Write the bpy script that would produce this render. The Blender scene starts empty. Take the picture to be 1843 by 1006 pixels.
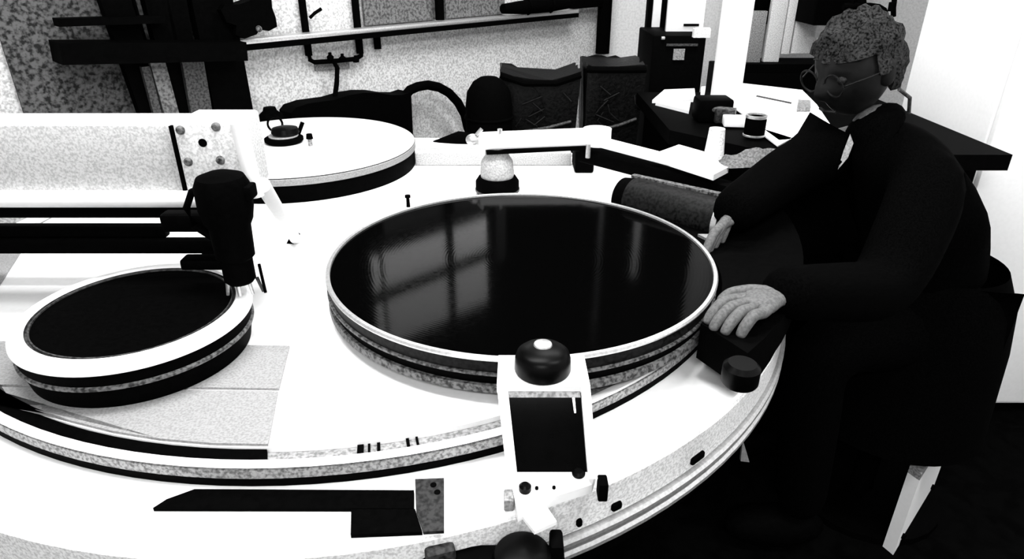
import bpy, bmesh, math, random
from mathutils import Vector, Matrix
random.seed(7)
scene = bpy.context.scene
COL = scene.collection

# ------------------------------------------------------------------ camera
IW, IH, FPX = 1843.0, 1006.0, 1205.0
PITCH = 0.459
CAMZ = 1.40
cam_d = bpy.data.cameras.new('camera')
cam = bpy.data.objects.new('camera', cam_d)
COL.objects.link(cam)
cam.location = (0, 0, CAMZ)
cam.rotation_euler = (math.pi / 2 - PITCH, 0, 0)
cam_d.sensor_width = 36.0
cam_d.lens = 36.0 * FPX / IW
cam_d.clip_start = 0.02
scene.camera = cam

# ------------------------------------------------------------------ world, light, exposure
world = bpy.data.worlds.new('world')
scene.world = world
world.use_nodes = True
world.node_tree.nodes['Background'].inputs[0].default_value = (1, 1, 1, 1)
world.node_tree.nodes['Background'].inputs[1].default_value = 0.7
scene.view_settings.view_transform = 'Standard'
scene.view_settings.look = 'None'
scene.view_settings.exposure = 0.35
scene.view_settings.gamma = 1.0
scene.view_settings.use_curve_mapping = False


def area(name, loc, target, sx, sy, power):
    d = bpy.data.lights.new(name, 'AREA')
    d.shape = 'RECTANGLE'
    d.size, d.size_y, d.energy = sx, sy, power
    o = bpy.data.objects.new(name, d)
    COL.objects.link(o)
    o.location = loc
    o.rotation_euler = (Vector(target) - Vector(loc)).to_track_quat('-Z', 'Y').to_euler()
    return o


area('ceiling_tube_light_near', (-0.35, 0.9, 2.68), (-0.35, 0.9, 0), 1.3, 0.35, 42)
area('ceiling_tube_light_back', (0.6, 2.3, 2.68), (0.6, 2.3, 0), 1.3, 0.35, 30)
area('ceiling_tube_light_right', (1.3, 0.4, 2.68), (1.3, 0.4, 0), 1.3, 0.35, 26)
area('added_fill_light', (-0.3, -1.4, 2.68), (-0.3, -1.4, 0), 1.3, 0.35, 60)  # added fill behind the viewer, brightens upright faces

# ------------------------------------------------------------------ pixel -> place helpers (1843 x 1006 frame)
CP, SP = math.cos(PITCH), math.sin(PITCH)


def ray(px, py):
    x, u = px - IW / 2, IH / 2 - py
    return Vector((x, FPX * CP + u * SP, -FPX * SP + u * CP))


def pz(px, py, z):          # on the horizontal plane at height z
    d = ray(px, py)
    return d * ((z - CAMZ) / d.z) + Vector((0, 0, CAMZ))


def pyy(px, py, Y):         # on the vertical plane y = Y
    d = ray(px, py)
    return d * (Y / d.y) + Vector((0, 0, CAMZ))


R2 = math.sqrt(0.5)
WC = 3.24                   # back wall: y = x + WC, faces the camera side (+x, -y)
WN = Vector((R2, -R2, 0))
WT = Vector((R2, R2, 0))


def pw(px, py, n=0.0):      # on the back wall plane, n metres in front of it
    d = ray(px, py)
    c = WC - n / R2
    t = c / (d.y - d.x)
    return d * t + Vector((0, 0, CAMZ))


# ------------------------------------------------------------------ materials
MATS = {}


def mat(name, v, rough=0.6, spec=0.3, metal=0.0, speck=0.0, scale=220.0, emit=0.0, bump=0.0, v2=None, coat=0.0):
    if name in MATS:
        return MATS[name]
    m = bpy.data.materials.new(name)
    m.use_nodes = True
    nt = m.node_tree
    b = nt.nodes['Principled BSDF']
    b.inputs['Roughness'].default_value = rough
    b.inputs['Specular IOR Level'].default_value = spec
    b.inputs['Metallic'].default_value = metal
    b.inputs['Coat Weight'].default_value = coat
    b.inputs['Base Color'].default_value = (v, v, v, 1)
    tc = nt.nodes.new('ShaderNodeTexCoord')
    nz = nt.nodes.new('ShaderNodeTexNoise')
    nz.inputs['Scale'].default_value = scale
    nz.inputs['Detail'].default_value = 2.0
    nt.links.new(tc.outputs['Object'], nz.inputs['Vector'])
    ramp = nt.nodes.new('ShaderNodeValToRGB')
    lo = max(0.0, v * (1 - speck)) if v2 is None else v2
    hi = min(1.0, v * (1 + 0.35 * speck))
    ramp.color_ramp.elements[0].position = 0.36
    ramp.color_ramp.elements[0].color = (lo, lo, lo, 1)
    ramp.color_ramp.elements[1].position = 0.6
    ramp.color_ramp.elements[1].color = (hi, hi, hi, 1)
    nt.links.new(nz.outputs['Fac'], ramp.inputs['Fac'])
    nt.links.new(ramp.outputs['Color'], b.inputs['Base Color'])
    if bump:
        bp = nt.nodes.new('ShaderNodeBump')
        bp.inputs['Strength'].default_value = bump
        bp.inputs['Distance'].default_value = 0.002
        nt.links.new(nz.outputs['Fac'], bp.inputs['Height'])
        nt.links.new(bp.outputs['Normal'], b.inputs['Normal'])
    if emit:
        b.inputs['Emission Color'].default_value = (1, 1, 1, 1)
        b.inputs['Emission Strength'].default_value = emit
    MATS[name] = m
    return m


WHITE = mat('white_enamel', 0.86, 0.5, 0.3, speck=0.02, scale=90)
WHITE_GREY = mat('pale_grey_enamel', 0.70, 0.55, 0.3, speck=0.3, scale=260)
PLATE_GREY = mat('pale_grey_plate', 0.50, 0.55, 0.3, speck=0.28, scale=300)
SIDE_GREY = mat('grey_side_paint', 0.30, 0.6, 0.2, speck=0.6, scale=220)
STEM_GREY = mat('grey_cast_metal', 0.42, 0.55, 0.2, speck=0.3, scale=220)
DIMWALLB = mat('dim_wall_board', 0.08, 0.8, 0.05, speck=0.8, scale=90)  # wall in low light, its dimness put into the colour
ROLLB = mat('dark_roller_rubber', 0.006, 0.5, 0.1, speck=0.9, scale=160)
SHEET_GREY = mat('grey_sheet_metal', 0.27, 0.55, 0.2, speck=0.22, scale=300)
WALL = mat('speckled_wall_paint', 0.62, 0.8, 0.1, speck=0.38, scale=130)
WALLDIM = mat('mottled_grey_wall_board', 0.13, 0.8, 0.1, speck=0.6, scale=110)
WALLW = mat('white_wall_paint', 0.80, 0.8, 0.1, speck=0.12, scale=100)
GREY = mat('grey_paint', 0.25, 0.6, 0.3, speck=0.5, scale=200)
DGREY = mat('dark_grey_mottled', 0.018, 0.6, 0.2, speck=0.9, scale=160)
METAL = mat('brushed_aluminium', 0.62, 0.35, 0.5, metal=0.75, speck=0.15, scale=200)
FLANGE = mat('worn_steel_flange', 0.11, 0.5, 0.2, speck=0.85, scale=160)
DMETAL = mat('dark_machined_steel', 0.045, 0.45, 0.25, speck=0.8, scale=150)
BLACK = mat('black_paint', 0.0008, 0.6, 0.01, speck=0.3, scale=80)
RUBBER = mat('black_rubber', 0.0008, 0.8, 0.01, speck=0.3, scale=120)
GLOSSB = mat('glossy_black_plastic', 0.001, 0.35, 0.06, speck=0.2, scale=60)
GLASSB = mat('dark_glass', 0.001, 0.1, 0.03, speck=0.2, scale=40)
FLOORM = mat('black_floor', 0.0012, 0.85, 0.01, speck=0.5, scale=25)
CLOTH = mat('black_cloth', 0.0008, 0.95, 0.01, speck=0.5, scale=300)
SKIN = mat('skin_face_shaded', 0.006, 0.55, 0.2, speck=0.3, scale=60)  # shade on the face put into the skin colour, far darker than the hands
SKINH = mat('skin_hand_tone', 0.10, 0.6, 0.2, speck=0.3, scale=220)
HAIR = mat('greying_hair', 0.022, 0.7, 0.05, speck=0.97, scale=200, bump=0.6)
PAPER = mat('white_paper', 0.88, 0.7, 0.1, speck=0.02, scale=60)
CEIL = mat('ceiling_paint', 0.75, 0.9, 0.1, speck=0.05, scale=10)
LAMP = mat('lamp_diffuser', 0.9, 0.5, 0.1, emit=4.0)
DAYLIGHT = mat('window_daylight', 0.9, 0.3, 0.1, emit=3.0)
BAG = mat('dark_plastic_film', 0.0025, 0.4, 0.12, speck=0.8, scale=90, bump=1.0)


def record_mat():
    m = bpy.data.materials.new('grooved_black_disc')
    m.use_nodes = True
    nt = m.node_tree
    b = nt.nodes['Principled BSDF']
    b.inputs['Base Color'].default_value = (0.0006, 0.0006, 0.0006, 1)
    b.inputs['Roughness'].default_value = 0.16
    b.inputs['Specular IOR Level'].default_value = 0.02
    tc = nt.nodes.new('ShaderNodeTexCoord')
    w = nt.nodes.new('ShaderNodeTexWave')
    w.wave_type = 'RINGS'
    w.rings_direction = 'Z'
    w.inputs['Scale'].default_value = 60
    w.inputs['Distortion'].default_value = 0.3
    nt.links.new(tc.outputs['Object'], w.inputs['Vector'])
    nz = nt.nodes.new('ShaderNodeTexNoise')
    nz.inputs['Scale'].default_value = 160
    nt.links.new(tc.outputs['Object'], nz.inputs['Vector'])
    mr = nt.nodes.new('ShaderNodeMapRange')
    mr.inputs['To Min'].default_value = 0.03
    mr.inputs['To Max'].default_value = 0.12
    nt.links.new(nz.outputs['Fac'], mr.inputs['Value'])
    nt.links.new(mr.outputs['Result'], b.inputs['Roughness'])
    bp = nt.nodes.new('ShaderNodeBump')
    bp.inputs['Strength'].default_value = 0.015
    bp.inputs['Distance'].default_value = 0.0005
    nt.links.new(w.outputs['Fac'], bp.inputs['Height'])
    nt.links.new(bp.outputs['Normal'], b.inputs['Normal'])
    return m


DISC = record_mat()

# ------------------------------------------------------------------ mesh builder
ABS = {}


class MB:
    def __init__(self):
        self.bm = bmesh.new()

    def _xf(self, verts, M):
        for v in verts:
            v.co = M @ v.co

    def box(self, c, s, rz=0.0, rx=0.0, ry=0.0, bev=0.0):
        r = bmesh.ops.create_cube(self.bm, size=1.0)
        vs = r['verts']
        for v in vs:
            v.co = Vector((v.co.x * s[0], v.co.y * s[1], v.co.z * s[2]))
        if bev:
            es = list({e for v in vs for e in v.link_edges})
            g = bmesh.ops.bevel(self.bm, geom=es, offset=bev, segments=2, affect='EDGES', profile=0.5)
            vs = list({v for f in g['faces'] for v in f.verts} | {v for v in vs if v.is_valid})
        M = Matrix.Translation(Vector(c)) @ Matrix.Rotation(rz, 4, 'Z') @ Matrix.Rotation(ry, 4, 'Y') @ Matrix.Rotation(rx, 4, 'X')
        self._xf(vs, M)
        return self

    def beam(self, a, b, w, h, bev=0.0):      # box from a to b, width w (horizontal), height h
        a, b = Vector(a), Vector(b)
        d = b - a
        L = d.length
        rz = math.atan2(d.y, d.x)
        ry = -math.atan2(d.z, math.hypot(d.x, d.y))
        return self.box((a + b) / 2, (L, w, h), rz=rz, ry=ry, bev=bev)

    def cyl(self, a, b, r0, r1=None, seg=24, cap=True):
        a, b = Vector(a), Vector(b)
        r1 = r0 if r1 is None else r1
        d = b - a
        q = d.to_track_quat('Z', 'Y').to_matrix().to_4x4()
        M = Matrix.Translation((a + b) / 2) @ q
        bmesh.ops.create_cone(self.bm, cap_ends=cap, segments=seg, radius1=r0, radius2=r1, depth=d.length, matrix=M)
        return self

    def lathe(self, c, prof, seg=64, axis=(0, 0, 1)):
        c = Vector(c)
        q = Vector(axis).to_track_quat('Z', 'Y').to_matrix()
        rings = []
        for r, z in prof:
            if r < 1e-6:
                rings.append([self.bm.verts.new(c + q @ Vector((0, 0, z)))])
            else:
                rings.append([self.bm.verts.new(c + q @ Vector((r * math.cos(2 * math.pi * k / seg), r * math.sin(2 * math.pi * k / seg), z))) for k in range(seg)])
        for A, B in zip(rings, rings[1:]):
            for k in range(seg):
                k2 = (k + 1) % seg
                if len(A) == 1 and len(B) == 1:
                    continue
                if len(A) == 1:
                    self.bm.faces.new((A[0], B[k2], B[k]))
                elif len(B) == 1:
                    self.bm.faces.new((A[k], A[k2], B[0]))
                else:
                    self.bm.faces.new((A[k], A[k2], B[k2], B[k]))
        return self

    def tube(self, pts, r, seg=10, rr=None):
        pts = [Vector(p) for p in pts]
        rings = []
        up = Vector((0, 0, 1))
        for i, p in enumerate(pts):
            t = (pts[min(i + 1, len(pts) - 1)] - pts[max(i - 1, 0)]).normalized()
            s = t.cross(up)
            if s.length < 1e-3:
                s = t.cross(Vector((0, 1, 0)))
            s.normalize()
            n = s.cross(t)
            rad = rr[i] if rr else r
            rings.append([self.bm.verts.new(p + s * (rad * math.cos(2 * math.pi * k / seg)) + n * (rad * math.sin(2 * math.pi * k / seg))) for k in range(seg)])
        for A, B in zip(rings, rings[1:]):
            for k in range(seg):
                self.bm.faces.new((A[k], A[(k + 1) % seg], B[(k + 1) % seg], B[k]))
        self.bm.faces.new(rings[0][::-1])
        self.bm.faces.new(rings[-1])
        return self

    def prism(self, pts, th, d=(0, 0, -1)):   # polygon with thickness th along d
        d = Vector(d).normalized() * th
        a = [self.bm.verts.new(Vector(p)) for p in pts]
        b = [self.bm.verts.new(Vector(p) + d) for p in pts]
        self.bm.faces.new(a)
        self.bm.faces.new(b[::-1])
        n = len(a)
        for i in range(n):
            self.bm.faces.new((a[i], b[i], b[(i + 1) % n], a[(i + 1) % n]))
        return self

    def ball(self, c, r, sc=(1, 1, 1), seg=20, rings=14, M=None):
        res = bmesh.ops.create_uvsphere(self.bm, u_segments=seg, v_segments=rings, radius=r)
        for v in res['verts']:
            v.co = Vector((v.co.x * sc[0], v.co.y * sc[1], v.co.z * sc[2]))
            if M is not None:
                v.co = M @ v.co
            v.co += Vector(c)
        return self

    def torus(self, c, R, r, axis=(0, 0, 1), seg=32, a0=0.0, a1=2 * math.pi):
        q = Vector(axis).to_track_quat('Z', 'Y').to_matrix()
        n = seg
        closed = abs(a1 - a0 - 2 * math.pi) < 1e-6
        pts = [Vector(c) + q @ Vector((R * math.cos(a0 + (a1 - a0) * k / n), R * math.sin(a0 + (a1 - a0) * k / n), 0)) for k in range(n + 1)]
        return self.tube(pts, r, 8)

    def build(self, name, m, parent=None, base=None, angle=35):
        bm = self.bm
        bmesh.ops.recalc_face_normals(bm, faces=bm.faces)
        org = ABS[parent] if parent is not None else (Vector(base) if base is not None else self._base())
        for v in bm.verts:
            v.co -= org
        me = bpy.data.meshes.new(name)
        bm.to_mesh(me)
        bm.free()
        for p in me.polygons:
            p.use_smooth = True
        me.set_sharp_from_angle(angle=math.radians(angle))
        me.materials.append(m)
        o = bpy.data.objects.new(name, me)
        COL.objects.link(o)
        if parent is not None:
            o.parent = parent
        else:
            o.location = org
        ABS[o] = org
        return o

    def _base(self):
        xs = [v.co for v in self.bm.verts]
        lo = Vector((min(c.x for c in xs), min(c.y for c in xs), min(c.z for c in xs)))
        hi = Vector((max(c.x for c in xs), max(c.y for c in xs), max(c.z for c in xs)))
        return Vector(((lo.x + hi.x) / 2, (lo.y + hi.y) / 2, lo.z))


def thing(name, label, cat, loc, group=None):
    o = bpy.data.objects.new(name, None)
    o.empty_display_size = 0.05
    COL.objects.link(o)
    o.location = loc
    ABS[o] = Vector(loc)
    o['label'], o['category'] = label, cat
    if group:
        o['group'] = group
    return o


def tag(o, label, cat, group=None):
    o['label'], o['category'] = label, cat
    if group:
        o['group'] = group
    return o


def struct(o):
    o['kind'] = 'structure'
    return o


def V(*a):
    return Vector(a)


# ================================================================== the room
struct(MB().box((0, 1.5, -0.03), (9, 9, 0.06)).build('floor', FLOORM))
struct(MB().box((0, 1.5, 2.83), (9, 9, 0.06)).build('ceiling', CEIL))
WS0 = V(-2.6, WC - 2.6, 0)
WEND = pw(1092, 60)
WEND.z = 0
wb = MB().prism([WS0, WEND, WEND + V(0, 0, 2.8), WS0 + V(0, 0, 2.8)], 0.08, -WN)
struct(wb.build('wall_back', WALL))
FARY = WEND.y + 0.02
struct(MB().box((WEND.x + 1.6, FARY + 0.04, 1.4), (3.2, 0.08, 2.8)).build('wall_far', WALLW))
struct(MB().box((2.35, 1.6, 1.4), (0.08, 4.6, 2.8)).build('wall_right', WALLW))

# dark cladding added unseen on the upper walls to darken the disc's reflection
cs = V(0, 0, 1.36)
struct(MB().prism([WS0 + cs, WEND + cs, WEND + V(0, 0, 2.79), WS0 + V(0, 0, 2.79)], 0.012, WN).build('reflection_blocker_1', BLACK))
struct(MB().box((WEND.x + 1.55, FARY - .01, 2.08), (3.0, 0.02, 1.42)).build('reflection_blocker_2', BLACK))

# window high in the back wall (its light lies on the black disc)
wc = pw(640, 30)
wr = V(-0.25, WC - 0.25, 1.82)
win = MB()
s0, s1, z0, z1 = -0.58, 0.19, 1.56, 2.04
for (a, b, c, d) in ((s0, s1, z0 - .04, z0), (s0, s1, z1, z1 + .04), (s0, s0 + .04, z0, z1), (s1 - .04, s1, z0, z1), (s0, s1, 1.745, 1.79)):
    win.prism([V(wr.x, wr.y, 0) + WT * a + V(0, 0, c), V(wr.x, wr.y, 0) + WT * b + V(0, 0, c), V(wr.x, wr.y, 0) + WT * b + V(0, 0, d), V(wr.x, wr.y, 0) + WT * a + V(0, 0, d)], 0.05, WN)
w1 = struct(win.build('window_1', BLACK))
for zz0, zz1 in ((z0, 1.745), (1.79, z1)):
    MB().prism([V(wr.x, wr.y, 0) + WT * (s0 + .04) + V(0, 0, zz0), V(wr.x, wr.y, 0) + WT * (s1 - .04) + V(0, 0, zz0), V(wr.x, wr.y, 0) + WT * (s1 - .04) + V(0, 0, zz1), V(wr.x, wr.y, 0) + WT * (s0 + .04) + V(0, 0, zz1)], 0.025, WN).build('window_pane', DAYLIGHT, w1)

# ceiling lamps; the last, behind the viewer, is added as frontal fill
for i, (x, y, lb) in enumerate(((-0.35, 0.9, 'long ceiling tube lamp above the round white machine'), (0.6, 2.3, 'long ceiling tube lamp above the paper bench'), (1.3, 0.4, 'long ceiling tube lamp above the person in black'), (-0.3, -1.4, 'added long ceiling tube lamp behind the viewer for frontal fill'))):
    t = thing('ceiling_lamp', lb, 'ceiling lamp', (x, y, 2.8), 'ceiling tube lamps')
    MB().box((x, y, 2.765), (1.4, 0.44, 0.07), bev=0.01).build('housing', WHITE, t)
    MB().box((x, y, 2.715), (1.3, 0.35, 0.03), bev=0.01).build('diffuser', LAMP, t)

# ================================================================== round machine
SC = V(-0.329, 1.4475, 0)
DECKZ, STZ, PLZ = 0.79, 0.824, 0.90
DR, SR = 0.911, 0.7925
tb = thing('machine_table', 'large round white machine table with ridged metal edge', 'machine', (SC.x, SC.y, 0))
MB().lathe(SC, [(0, DECKZ), (0.5, DECKZ), (DR - .004, DECKZ), (DR, DECKZ - .004)], seg=128).build('tabletop', WHITE, tb)
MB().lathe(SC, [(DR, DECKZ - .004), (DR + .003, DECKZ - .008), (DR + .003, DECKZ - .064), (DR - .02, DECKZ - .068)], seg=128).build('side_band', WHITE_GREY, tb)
for k in (0, 1):
    z = DECKZ - .068 - k * .021
    MB().lathe(SC, [(DR - .01, z), (DR + .008, z), (DR + .012, z - .004), (DR + .012, z - .010), (DR + .008, z - .014), (DR - .01, z - .014)], seg=128).build('edge_trim', METAL, tb)
MB().lathe(SC, [(DR - .01, DECKZ - .08), (DR - .012, DECKZ - .15), (0.68, DECKZ - .17), (0.66, 0.06), (0.72, 0.05), (0.72, 0.0), (0, 0)], seg=96).build('pedestal', BLACK, tb)
# slots in the side band
for px, py, w in ((1262, 828, .03), (1102, 903, .016), (1050, 950, .008)):
    p = pz(px, py, DECKZ - .05)
    d = (V(p.x, p.y, 0) - SC).normalized()
    c = SC + d * (DR + .002) + V(0, 0, DECKZ - .05)
    MB().box(c, (0.012, w, 0.012), rz=math.atan2(d.y, d.x), bev=.003).build('slot', BLACK, tb)

ca = thing('carousel_disc', 'wide white turning disc carrying the three round plates', 'machine', (SC.x, SC.y, DECKZ))
MB().lathe(SC, [(0, STZ), (SR - .022, STZ), (SR - .022, STZ - .01)], seg=128).build('disc_plate', WHITE, ca)
MB().lathe(SC, [(SR - .022, STZ - .008), (SR, STZ - .008)], seg=128).build('groove', GREY, ca)
MB().lathe(SC, [(SR, STZ - .009), (SR, STZ - .001), (SR + .002, STZ), (SR + .0125, STZ), (SR + .0145, STZ - .002)], seg=128).build('rim_ring', WHITE, ca)
MB().lathe(SC, [(SR + .0145, STZ - .002), (SR + .0115, STZ - .003), (SR + .0115, STZ - .0055)], seg=128).build('shadow_groove', BLACK, ca)
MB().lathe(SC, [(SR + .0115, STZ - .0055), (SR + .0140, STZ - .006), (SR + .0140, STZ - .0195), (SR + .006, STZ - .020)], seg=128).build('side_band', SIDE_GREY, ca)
MB().lathe(SC, [(SR + .006, STZ - .020), (SR + .013, STZ - .022), (SR + .012, DECKZ + .0005)], seg=128).build('shadow_gap', BLACK, ca)  # black band painted in for the shadow under the disc edge


def arc(px0, px1, r, z, n):
    """points on the circle of radius r between two picture columns on the near side"""
    out = []
    a0 = math.pi * 1.02
    best = []
    for k in range(2000):
        a = math.pi + math.pi * k / 2000
        p = SC + V(r * math.cos(a), r * math.sin(a), z)
        best.append(p)

    def px(p):
        f = p.y * CP - (p.z - CAMZ) * SP
        return IW / 2 + FPX * p.x / f
    sel = [p for p in best if px0 <= px(p) <= px1]
    return [sel[int(i * (len(sel) - 1) / (n - 1))] for i in range(n)]


# rubber seal in the groove (left) and small slots
a1 = arc(-200, 481, SR - .021, STZ - .002, 30)
a2 = arc(-200, 481, SR - .001, STZ - .002, 30)
sl = MB()
for i in range(29):
    sl.prism([a1[i], a1[i + 1], a2[i + 1], a2[i]], .006)
sl.build('rubber_seal', RUBBER, ca)
for px, w in ((648, .008), (682, .004), (665, .003), (735, .004), (752, .003)):
    q = arc(px - 1, px + 1, SR - .011, STZ - .006, 2)[0]
    d = (q - SC)
    MB().box((q.x, q.y, STZ - .006), (.021, w, .004), rz=math.atan2(d.y, d.x)).build('slot', BLACK, ca)

# two thin pale plates lying on the disc, left
zt = STZ + .004
e1 = arc(-200, 482, SR - .024, zt, 18)
pl = [pz(484, 790, zt)] + [pz(500, 704, zt), pz(-120, 694, zt)] + [p for p in e1]
tag(MB().prism(pl, .0039).build('cover_plate', SHEET_GREY), 'pale grey cover plate on the disc along the rubber seal', 'cover plate', 'pale cover plates')
pl = [pz(502, 699, zt), pz(521, 622, zt), pz(395, 620, zt), pz(-120, 612, zt), pz(-120, 690, zt)]
tag(MB().prism(pl, .0039).build('cover_plate', SHEET_GREY), 'pale grey cover plate under the small black plate with wide rim', 'cover plate', 'pale cover plates')

# ---- main plate
MC = V(0.0165, 1.1135, 0)
t = thing('turntable_plate', 'large black disc plate with thin bright rim behind the knobbed bracket', 'turntable plate', (MC.x, MC.y, STZ), 'round plates on the machine')
R = 0.3385
MB().lathe(MC, [(0, PLZ - .004), (0.1, PLZ - .004), (0.2, PLZ - .004), (R, PLZ - .004)], seg=128).build('black_disc', DISC, t)
MB().lathe(MC, [(R, PLZ - .005), (R + .0005, PLZ - .0005), (R + .001, PLZ), (R + .0065, PLZ), (R + .0085, PLZ - .003), (R + .0075, PLZ - .006)], seg=128).build('rim', METAL, t)
MB().lathe(MC, [(R + .006, PLZ - .006), (R + .004, PLZ - .008), (R + .004, PLZ - .026)], seg=128).build('upper_wall', ROLLB, t)
MB().lathe(MC, [(R + .004, PLZ - .026), (R + .008, PLZ - .027), (R + .008, PLZ - .030), (R + .004, PLZ - .031)], seg=128).build('thin_ridge', FLANGE, t)
MB().lathe(MC, [(R + .004, PLZ - .031), (R + .002, PLZ - .046)], seg=128).build('lower_wall', BLACK, t)
MB().lathe(MC, [(R + .002, PLZ - .046), (R + .007, PLZ - .047), (R + .008, PLZ - .058), (R + .002, PLZ - .060)], seg=128).build('flange', FLANGE, t)
MB().lathe(MC, [(R + .002, PLZ - .060), (R - .03, PLZ - .062), (R - .035, STZ + .0005)], seg=128).build('foot_ring', BLACK, t)  # black foot also stands in for the shadow beneath the plate

# ---- back plate (white)
BC = V(-0.6225, 1.9275, 0)
BZ = 0.8925
t = thing('turntable_plate', 'white topped round plate with black skirt near the wall', 'turntable plate', (BC.x, BC.y, STZ), 'round plates on the machine')
MB().lathe(BC, [(0, BZ), (0.2, BZ), (.329, BZ), (.335, BZ - .003)], seg=128).build('white_top', WHITE, t)
MB().lathe(BC, [(.3352, BZ - .0025), (.3335, BZ - .004), (.3352, BZ - .0055)], seg=128).build('seam_ring', DMETAL, t)
MB().lathe(BC, [(.3352, BZ - .0055), (.337, BZ - .007), (.337, BZ - .022), (.333, BZ - .024)], seg=128).build('pale_edge', SHEET_GREY, t)
MB().lathe(BC, [(.333, BZ - .024), (.334, BZ - .03), (.334, STZ + .0005)], seg=128).build('black_skirt', BLACK, t)

# clamp in the middle of the white plate
kc = pz(512, 256, BZ)
t = thing('centre_clamp', 'black two tier clamp with wire ring on the white plate', 'clamp', (kc.x, kc.y, BZ))
ax = V(-0.25, -0.25, 1).normalized()
MB().lathe(kc, [(0, 0), (.048, 0.0), (.055, .006), (.055, .014), (.048, .018), (0, .018)], seg=40).build('base_flange', RUBBER, t)
MB().lathe(kc + V(0, 0, .018), [(0, 0), (.042, 0), (.042, .004), (.0, .005)], seg=40).build('steel_washer', METAL, t)
MB().lathe(kc + V(.005, .005, .023), [(0, 0), (.036, 0), (.040, .006), (.036, .018), (.02, .022), (0, .022)], seg=40).build('cap', GLOSSB, t)
MB().cyl(kc + V(.035, .03, .018), kc + V(.05, .035, .05), .006).build('pin', BLACK, t)
rc = pz(497, 236, BZ)
MB().torus(rc + V(0, 0, .022), .022, .0035, axis=(0.1, -1, .2)).build('wire_ring', BLACK, t)
pc = pz(559, 262, BZ)
t = thing('locking_pin', 'small dark upright pin beside the clamp on the white plate', 'pin', tuple(pc))
MB().cyl(pc, pc + V(0, 0, .02), .006).build('shaft', GREY, t)
MB().cyl(pc + V(0, 0, .02), pc + V(0, 0, .034), .010, .008).build('head', RUBBER, t)

# ---- left plate
LC = V(-0.584, 0.9115, 0)
t = thing('turntable_plate', 'small black disc plate with wide white rim under the overhead arm', 'turntable plate', (LC.x, LC.y, STZ), 'round plates on the machine')
MB().lathe(LC, [(0, PLZ - .002), (.07, PLZ - .002), (.139, PLZ - .002)], seg=96).build('black_disc', RUBBER, t)
MB().lathe(LC, [(.139, PLZ - .003), (.1395, PLZ), (.1415, PLZ), (.142, PLZ - .004), (.1455, PLZ - .004), (.146, PLZ)], seg=96).build('inner_ring', DMETAL, t)
MB().lathe(LC, [(.146, PLZ), (.149, PLZ + .003), (.163, PLZ + .001), (.169, PLZ - .006), (.170, PLZ - .012)], seg=96).build('wide_rim', WHITE, t)
MB().lathe(LC, [(.170, PLZ - .012), (.165, PLZ - .016), (.165, PLZ - .032)], seg=96).build('upper_wall', BLACK, t)
MB().lathe(LC, [(.165, PLZ - .032), (.168, PLZ - .034), (.168, PLZ - .038), (.164, PLZ - .04)], seg=96).build('thin_ridge', FLANGE, t)
MB().lathe(LC, [(.164, PLZ - .04), (.158, STZ + .0045)], seg=96).build('foot_ring', BLACK, t)  # foot kept black to carry the plate's shadow as well

# ================================================================== overhead arm with spindle (left)
AY = 1.02
axl = -1.45
t = thing('overhead_arm', 'white overhead arm housing with bolted end plate above small black plate', 'machine arm', (axl, AY + .04, 0))
ZT, ZB = 1.158, 1.048
MB().box(((axl - .522) / 2, AY + .045, (ZT + ZB) / 2), (-.522 - axl, .086, ZT - ZB), bev=.003).build('housing', PLATE_GREY, t)
ep = MB().box((-.4665, AY + .043, (ZT + ZB) / 2 + .003), (.102, .094, ZT - ZB + .006), bev=.006).build('end_plate', WHITE_GREY, t)
MB().box((-.5200, AY - .001, (ZT + ZB) / 2), (.0045, .008, ZT - ZB)).build('seam_strip', BLACK, t)
for bx, bz in ((325, 234), (389, 228), (339, 291), (397, 288)):
    p = pyy(bx, by if False else bz, AY - .004)
    MB().lathe(p + V(0, .001, 0), [(0, .006), (.004, .006), (.0065, .004), (.007, 0)], seg=16, axis=(0, -1, 0)).build('bolt', FLANGE, ep)
p = pyy(365, 257, AY - .004)
MB().cyl(p + V(0, .002, 0), p + V(0, -.001, 0), .0065).build('hole', BLACK, ep)
MB().cyl((-.410, AY + .002, ZB - .004), (-.418, AY + .002, ZT + .004), .0125).build('corner_post', WHITE, t)
MB().cyl((axl, AY - .006, ZB - .006), (-.47, AY - .006, ZB - .006), .0135).build('lower_rail', WHITE, t)
MB().box((axl - .06, AY + .045, 0.62), (.20, .20, 1.24), bev=.01).build('column', WHITE, t)
MB().box((axl - .06, AY + .045, 0.02), (.36, .36, .04), bev=.01).build('column_foot', BLACK, t)
st0, st1 = V(-.40, AY + .01, ZB + .012), pz(533, 432, STZ + .002)
MB().cyl(st0, st1, .0125, .0115).build('strut', WHITE, t)
MB().cyl(st1 + V(0, 0, -.0015), st1 + V(-.012, 0, .006), .018).build('strut_foot', RUBBER, t)
MB().box(((axl - .47) / 2, AY + .05, 1.014), (-.47 - axl, .05, .035), bev=.004).build('under_shadow_panel', BLACK, t)  # black panel in place of the shadow under the housing

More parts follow.
